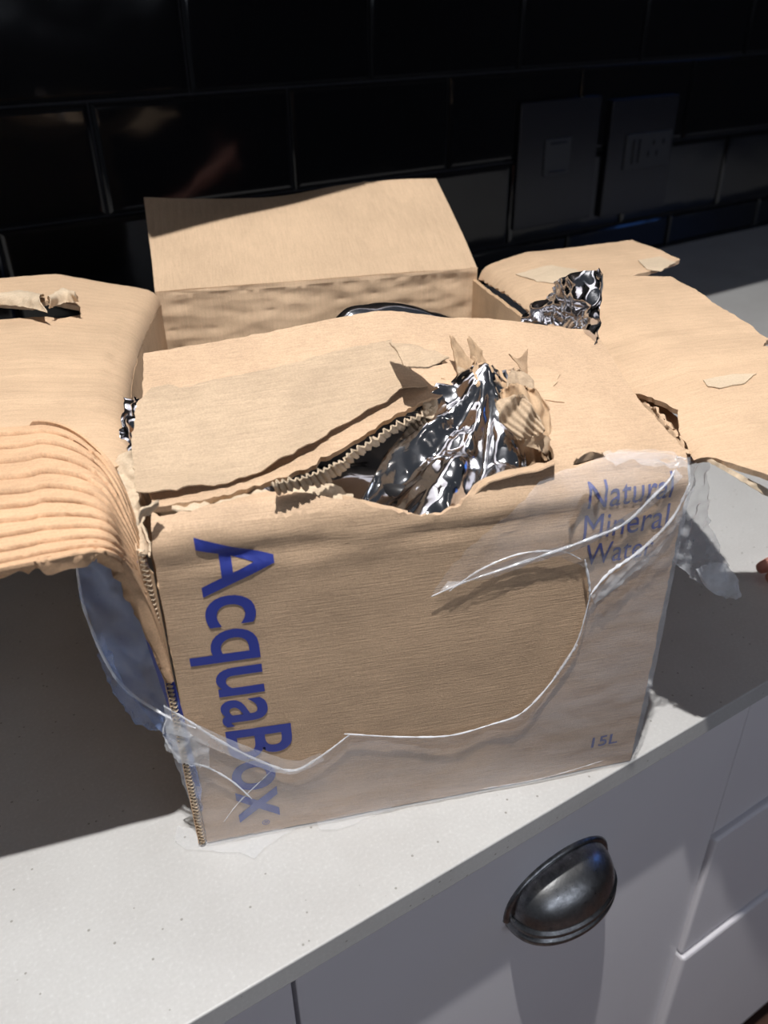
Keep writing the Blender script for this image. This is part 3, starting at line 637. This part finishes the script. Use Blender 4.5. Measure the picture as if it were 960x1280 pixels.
# foil drawn up into a peak through the hole, pleats radiating from it
PK = Vector([(0.204,0.0765)][0])
def tri(t): t = t % 1.0; return abs(2 * t - 1)
def peak_fn(x, y):
    q = Vector((x, y)) - PK; r = q.length; a = math.atan2(q.y, q.x)
    base = hz(x, y) - .016
    base -= .022 * min(1, max(0, (PK.x - .045 - x) / .045))
    z = base + .034 * math.exp(-r / .030)
    z += (.009 * (tri(a * 1.75 + .35 + 1.5 * r * 6) - .5) + .0035 * (tri(a * 3.2 + r * 12) - .5)) * min(1, r / .035)
    z += .0045 * (abs(N(x * 38, y * 38, 3)) * 2 - .5) * min(1, r / .03)
    dd = noise.voronoi(Vector((x * 42 + 3, y * 42, 1)))[0]; z += .0050 * min(dd[1] - dd[0], .5) * min(1, r / .02)
    return Vector((x, y, min(z, hz(x, y) + .028)))
pk = sheet('drawn_up_foil', [(0.1006,0.004),(0.1052,0.028),(0.1303,0.05),(0.1596,0.0725),(0.1828,0.0845),(0.2076,0.088),(0.2196,0.083),(0.2193,0.055),(0.2131,0.0205),(0.2016,0.011),(0.1825,0.008),(0.156,0.0005),(0.1236,0.0035)], [], peak_fn, .0024, 0, M['foil'], bag)
gridsheet('bag_fold', [[(0.1353,0.31,0.223),(0.1632,0.31,0.2233),(0.1987,0.31,0.2214),(0.2349,0.31,0.2166),(0.2683,0.31,0.2105)], [(0.1444,0.33,0.2296),(0.1648,0.33,0.2437),(0.1992,0.33,0.2444),(0.2341,0.33,0.2363),(0.2688,0.33,0.2215)], [(0.153,0.37,0.2153),(0.1745,0.37,0.2256),(0.2079,0.37,0.2274),(0.2433,0.37,0.2197),(0.2785,0.37,0.2041)]], 60, 20, .0006, M['foil'], bag, .0015, 30, 0, None, False, 9)
# capped tap pressing up under the foil
V = []; F = []; pr_ = [(0, .010), (.010, .010), (.0135, .0085), (.0145, .005), (.0145, -.002), (.0165, -.003), (.0165, -.010), (.012, -.02)]
cxp = [(0.1463,0.046,0.2318)][0]
for (r, z) in pr_:
    for k in range(28):
        a = 2 * math.pi * k / 28; V.append((cxp[0] + r * math.cos(a) * (1 + (.02 if k % 2 else 0)), cxp[1] + r * math.sin(a), cxp[2] - .010 + z))
for j in range(len(pr_) - 1):
    for k in range(28): F.append((j * 28 + k, (j + 1) * 28 + k, (j + 1) * 28 + (k + 1) % 28, j * 28 + (k + 1) % 28))
tp = pydata('tap_cap', V, F, M['tap'], bag, True); tp['label'] = 'round tap cap pushing up under the foil'
# corner of the bag sticking out on the right
gridsheet('foil_corner', [[(0.288,0.235,0.251),(0.2999,0.215,0.2547),(0.3058,0.18,0.2636),(0.2995,0.13,0.2688)], [(0.295,0.235,0.2634),(0.2969,0.2,0.2774),(0.3008,0.165,0.2891),(0.3033,0.14,0.2888)], [(0.2989,0.23,0.273),(0.2994,0.195,0.2948),(0.3031,0.17,0.3084),(0.308,0.15,0.3152)]], 46, 30, .0006, M['foil'], bag, .0055, 60, .0, lambda u, v: .005 * math.sin(u * 9 + v * 4) * math.sin(v * 2), False, 6)
gridsheet('foil_corner', [[(-0.0169,0.1,0.2464),(-0.0102,0.09,0.2425),(-0.0016,0.07,0.244)], [(-0.0153,0.12,0.2527),(-0.0072,0.11,0.2565),(0.0011,0.08,0.2619)], [(-0.013,0.14,0.2571),(-0.0047,0.13,0.2633),(0.0038,0.1,0.2703)]], 30, 24, .0006, M['foil'], bag, .006, 70, .0, lambda u, v: .004 * math.sin(u * 14), False, 16)

# ------------------------------------------------------------------ torn clear stretch film round the lower carton
film = empty('clear_plastic_film', *BOX)
tag(film, 'torn clear stretch film clinging round the lower part and corners of the carton', 'plastic wrap')
def ff(x, z, e=0):
    p = Fmap(min(max(x, 0), W), z) if z < .262 else Fmap(min(max(x, 0), W), z)
    wr_ = .0022 + .0016 * abs(N(x * 22, z * 60, 7)) + .0010 * abs(N(x * 60 + z * 50, z * 40 - x * 30, 3))
    out = max(0, x - W) ; outl = max(0, -x)
    return Vector((p.x + out - outl, p.y - wr_ + out * .6 + outl * .5, p.z))
edge_px = [(-0.012,0.104),(0.0054,0.113),(0.0174,0.0967),(0.0392,0.0737),(0.0605,0.0587),(0.0789,0.0671),(0.0986,0.0831),(0.131,0.0731),(0.163,0.0674),(0.1902,0.069),(0.2118,0.0763),(0.2319,0.0988),(0.2441,0.1267),(0.248,0.1485),(0.2492,0.1638),(0.2598,0.1782),(0.2785,0.1914),(0.2956,0.2115),(0.3024,0.2344)]
low = list(edge_px) + [(W + .002, .20), (W + .003, .10), (W + .002, .001), (.2, .001), (.1, .0008), (.0, .0006), (-.004, .03)]
sheet('front_film', ragged(low, .0004, .004, 21), [], ff, .0045, 0, M['film_low'], film, False)
up = [(0.1504,0.1833),(0.1595,0.1987),(0.1686,0.2094),(0.1954,0.2318),(0.2171,0.2492),(0.24,0.2536),(0.2629,0.2591),(0.2829,0.2546),(0.3025,0.2489),(0.3035,0.2342),(0.2946,0.2116),(0.2785,0.1914),(0.2598,0.1782),(0.2492,0.1638),(0.2435,0.1856),(0.2273,0.1958),(0.2076,0.1963),(0.1789,0.1898)]
sheet('upper_film', ragged(up, .0008, .004, 22), [], ff, .0045, 0, M['film'], film, False)
def ontop(pts, d=.002): return [ff(x, z) + Vector((0, -d, 0)) for x, z in pts]
def rope(px, r, d=.001, m='film_edge', wob=.8): return tube('rolled_film_edge', ontop(px, d), r, M[m], film, 6, len(px) * 9, wob)
rope([(-0.0085,0.127),(0.0056,0.114),(0.0175,0.0977),(0.0392,0.0748),(0.0605,0.0598),(0.0788,0.0683),(0.0984,0.0842)], .0008)
rope([(0.0949,0.085),(0.0984,0.0842),(0.1308,0.0741),(0.1627,0.0685),(0.1898,0.0701),(0.2113,0.0774),(0.2313,0.0998),(0.2436,0.1276),(0.2474,0.1494),(0.2487,0.1646)], .00055)
rope([(0.2487,0.1646),(0.2592,0.179),(0.2779,0.1922),(0.295,0.2122),(0.3017,0.235)], .0010)
rope([(0.1492,0.1825),(0.169,0.1888),(0.1976,0.1952),(0.2214,0.2014),(0.2453,0.2076),(0.2643,0.2141),(0.278,0.2283),(0.2878,0.2375),(0.2931,0.2435)], .0008)
rope([(0.1596,0.1847),(0.1783,0.1962),(0.2018,0.2029),(0.2264,0.2006),(0.2397,0.1927)], .0005)
rope([(0.2422,0.1923),(0.247,0.174),(0.2492,0.1602)], .0008)
rope([(-0.0078,0.1172),(-0.0124,0.1017),(-0.0058,0.0829),(0.0098,0.0738),(0.0227,0.0588),(0.0333,0.0393)], .0007)
rope([(0.2447,0.1274),(0.2359,0.1092),(0.2313,0.0998)], .0009)
for a in ([(0.1875,0.0045),(0.2347,0.0041),(0.2795,0.0089)], [(0.048,0.0616),(0.0255,0.0376),(0.0135,0.0215)]): rope(a, .0004, 0, 'film_thin')
def flapfold(rows, m='film', amp=.002, fr=70, nu=30, nv=14, seed=0, name='film_fold', rag=.03): return gridsheet(name, rows, nu, nv, 0, M[m], film, amp, fr, rag, None, False, seed)
flapfold([ontop([(-0.0082,0.1292),(0.0058,0.1163),(0.0311,0.092),(0.0611,0.0703),(0.079,0.0729)], .002), ontop([(-0.0104,0.1057),(0.0039,0.1021),(0.0297,0.0783),(0.0578,0.0594),(0.0811,0.0666)], .003)], 'film_thin', .001)
flapfold([ontop([(0.2474,0.1674),(0.2634,0.1825),(0.2815,0.198),(0.2948,0.2156),(0.3021,0.2355)], .004), ontop([(0.2522,0.158),(0.2717,0.1752),(0.2889,0.1911),(0.2995,0.2121),(0.3038,0.2321)], .003)], 'film_thin', .002, 120, seed=2)
flapfold([ontop([(0.1536,0.1865),(0.1779,0.197),(0.2062,0.2046),(0.2398,0.2091),(0.2718,0.2271),(0.2933,0.2451)], .003), ontop([(0.1591,0.1912),(0.1831,0.1893),(0.2117,0.1958),(0.2431,0.2019),(0.2777,0.2208),(0.2973,0.2393)], .001)], 'film_thin', .0015, 120, seed=3)
# film pulled away from the left side
flapfold([[(-0.0022,0.006,0.2235),(-0.0028,0.003,0.1798),(0.0001,0,0.1339),(0.0024,-0.003,0.0901),(0.0026,-0.004,0.0364)],
          [(-0.022,0.02,0.2197),(-0.0213,0.02,0.1753),(-0.0152,0.015,0.1295),(-0.0092,0.008,0.0917),(-0.0026,0.003,0.0332)],
          [(-0.0431,0.035,0.214),(-0.0454,0.035,0.1738),(-0.0362,0.028,0.1285),(-0.0154,0.01,0.098),(-0.0027,0.004,0.0659)]], 'film_left', .003, 40, 50, 30, 4, 'side_film', .01)
tube('rolled_film_edge', [(-0.0431,0.035,0.214),(-0.0454,0.035,0.1738),(-0.0362,0.028,0.1285),(-0.0128,0.008,0.1148),(0.0074,-0.006,0.111)], .0010, M['film_edge'], film, 6, 60, .7)
flapfold([[(-0.0388,0.034,0.1614),(-0.035,0.03,0.136),(-0.0252,0.02,0.1205),(-0.0116,0.01,0.1073)], [(-0.0467,0.045,0.1381),(-0.0432,0.04,0.1089),(-0.0314,0.028,0.0903),(-0.0162,0.015,0.093)]], 'film_left', .004, 90, 30, 10, 5, 'film_fold', .2)
flapfold([[(-0.0075,0,0.1131),(0.0014,-0.004,0.1104),(0.0136,-0.006,0.0974)], [(-0.0138,0.002,0.0923),(-0.0047,-0.004,0.0805),(0.0109,-0.006,0.0758)]], 'film_thin', .003, 110, seed=6, rag=.1)
# film hanging off the right corner
flapfold([[(0.2965,0.004,0.2491),(0.3113,0.012,0.2431),(0.327,0.02,0.2353)], [(0.2994,0.004,0.2287),(0.3169,0.012,0.2206),(0.335,0.022,0.2078)], [(0.3012,0.006,0.2022),(0.3206,0.014,0.1913),(0.3407,0.024,0.1868)], [(0.3088,0.012,0.1728),(0.33,0.016,0.1609),(0.3539,0.024,0.1623)], [(0.3284,0.014,0.1517),(0.3461,0.016,0.1387),(0.361,0.02,0.151)]], 'film_thin', .004, 80, 26, 44, 7, 'hanging_film', .04)
flapfold([[(0.3276,0.01,0.1611),(0.3409,0.012,0.1625),(0.3518,0.012,0.1594)], [(0.3406,0.01,0.1421),(0.3517,0.01,0.1467),(0.3636,0.012,0.1432)], [(0.3569,0.01,0.1313),(0.3632,0.01,0.1294),(0.3694,0.012,0.1288)]], 'film_edge', .003, 130, 18, 16, 8, 'hanging_film')
flapfold([ontop([(0.2524,0.2595),(0.2615,0.2613),(0.2712,0.2601),(0.2973,0.2547)], .001), ontop([(0.2585,0.2497),(0.2677,0.2525),(0.283,0.2475),(0.3024,0.2438)], .002)], 'film', .003, 120, seed=9)
# film trapped under the base, spreading on the worktop
def tail(px, seed): return sheet('film_tail', ragged(px, .0008, .004, seed), [], lambda x, y: Vector((x, y, .0012 + .0022 * abs(N(x * 70, y * 70, seed)))), .004, 0, M['film'], film)
tail([(0.0018,0.0015),(0.0458,0.0002),(0.0598,-0.0043),(0.0449,-0.0085),(0.0296,-0.0197),(0.0208,-0.0141),(0.0015,-0.0072),(-0.0139,-0.0036),(-0.0211,0.0068),(-0.0189,0.0165),(-0.0068,0.0111)], 1)
tail([(0.0728,-0.0008),(0.1147,0.0015),(0.1317,0.0016),(0.1134,-0.0049),(0.0875,-0.0107),(0.0755,-0.0079)], 2)

# ------------------------------------------------------------------ a hand at the right edge of the frame
hx, hy, hz0 = [(0.5687,0.108,0.014)][0]
hx -= .028; hy -= .0085
hand = empty('person', (hx, hy, 0), -.5); tag(hand, "person's bare hand reaching in at the right edge, two fingertips in view", 'person')
def skin_obj(name, verts, edges, radii, m, par, root=0):
    me = bpy.data.meshes.new(name); me.from_pydata(verts, edges, []); o = link(name, me, m, par)
    sk = o.modifiers.new('skin', 'SKIN'); sk.use_smooth_shade = True
    for v, r in zip(me.skin_vertices[0].data, radii): v.radius = (r, r)
    me.skin_vertices[0].data[root].use_root = True
    ss = o.modifiers.new('sub', 'SUBSURF'); ss.levels = 2; ss.render_levels = 2
    return o
vs, es, rs = [], [], []
def av(p, r, frm=None):
    vs.append(p); rs.append(r)
    if frm is not None: es.append((frm, len(vs) - 1))
    return len(vs) - 1
wrist = av((.175, .015, .045), .021)
palm = av((.135, .008, .040), .024, wrist)
fore = av((.26, .01, .075), .026, wrist); av((.40, -.01, .13), .034, fore)
for k, (dy, tipx, tipz) in enumerate(((-.0135, .002, .008), (.0015, .0, .0085), (.017, .030, .008), (.032, .045, .007))):
    kn = av((.092 + .004 * abs(k - 1), dy * 1.0, .036), .0095, palm)
    m1 = av((.060 + tipx * .4, dy * 1.05, .034), .0078, kn); m2 = av((.028 + tipx * .7, dy * 1.05, .020), .0072, m1); av((.009 + tipx, dy * 1.05, tipz), .0060, m2)
t1 = av((.125, -.026, .026), .011, palm); t2 = av((.105, -.045, .020), .0095, t1); av((.082, -.052, .012), .0075, t2)
skin_obj('hand', vs, es, rs, M['skin'], hand)
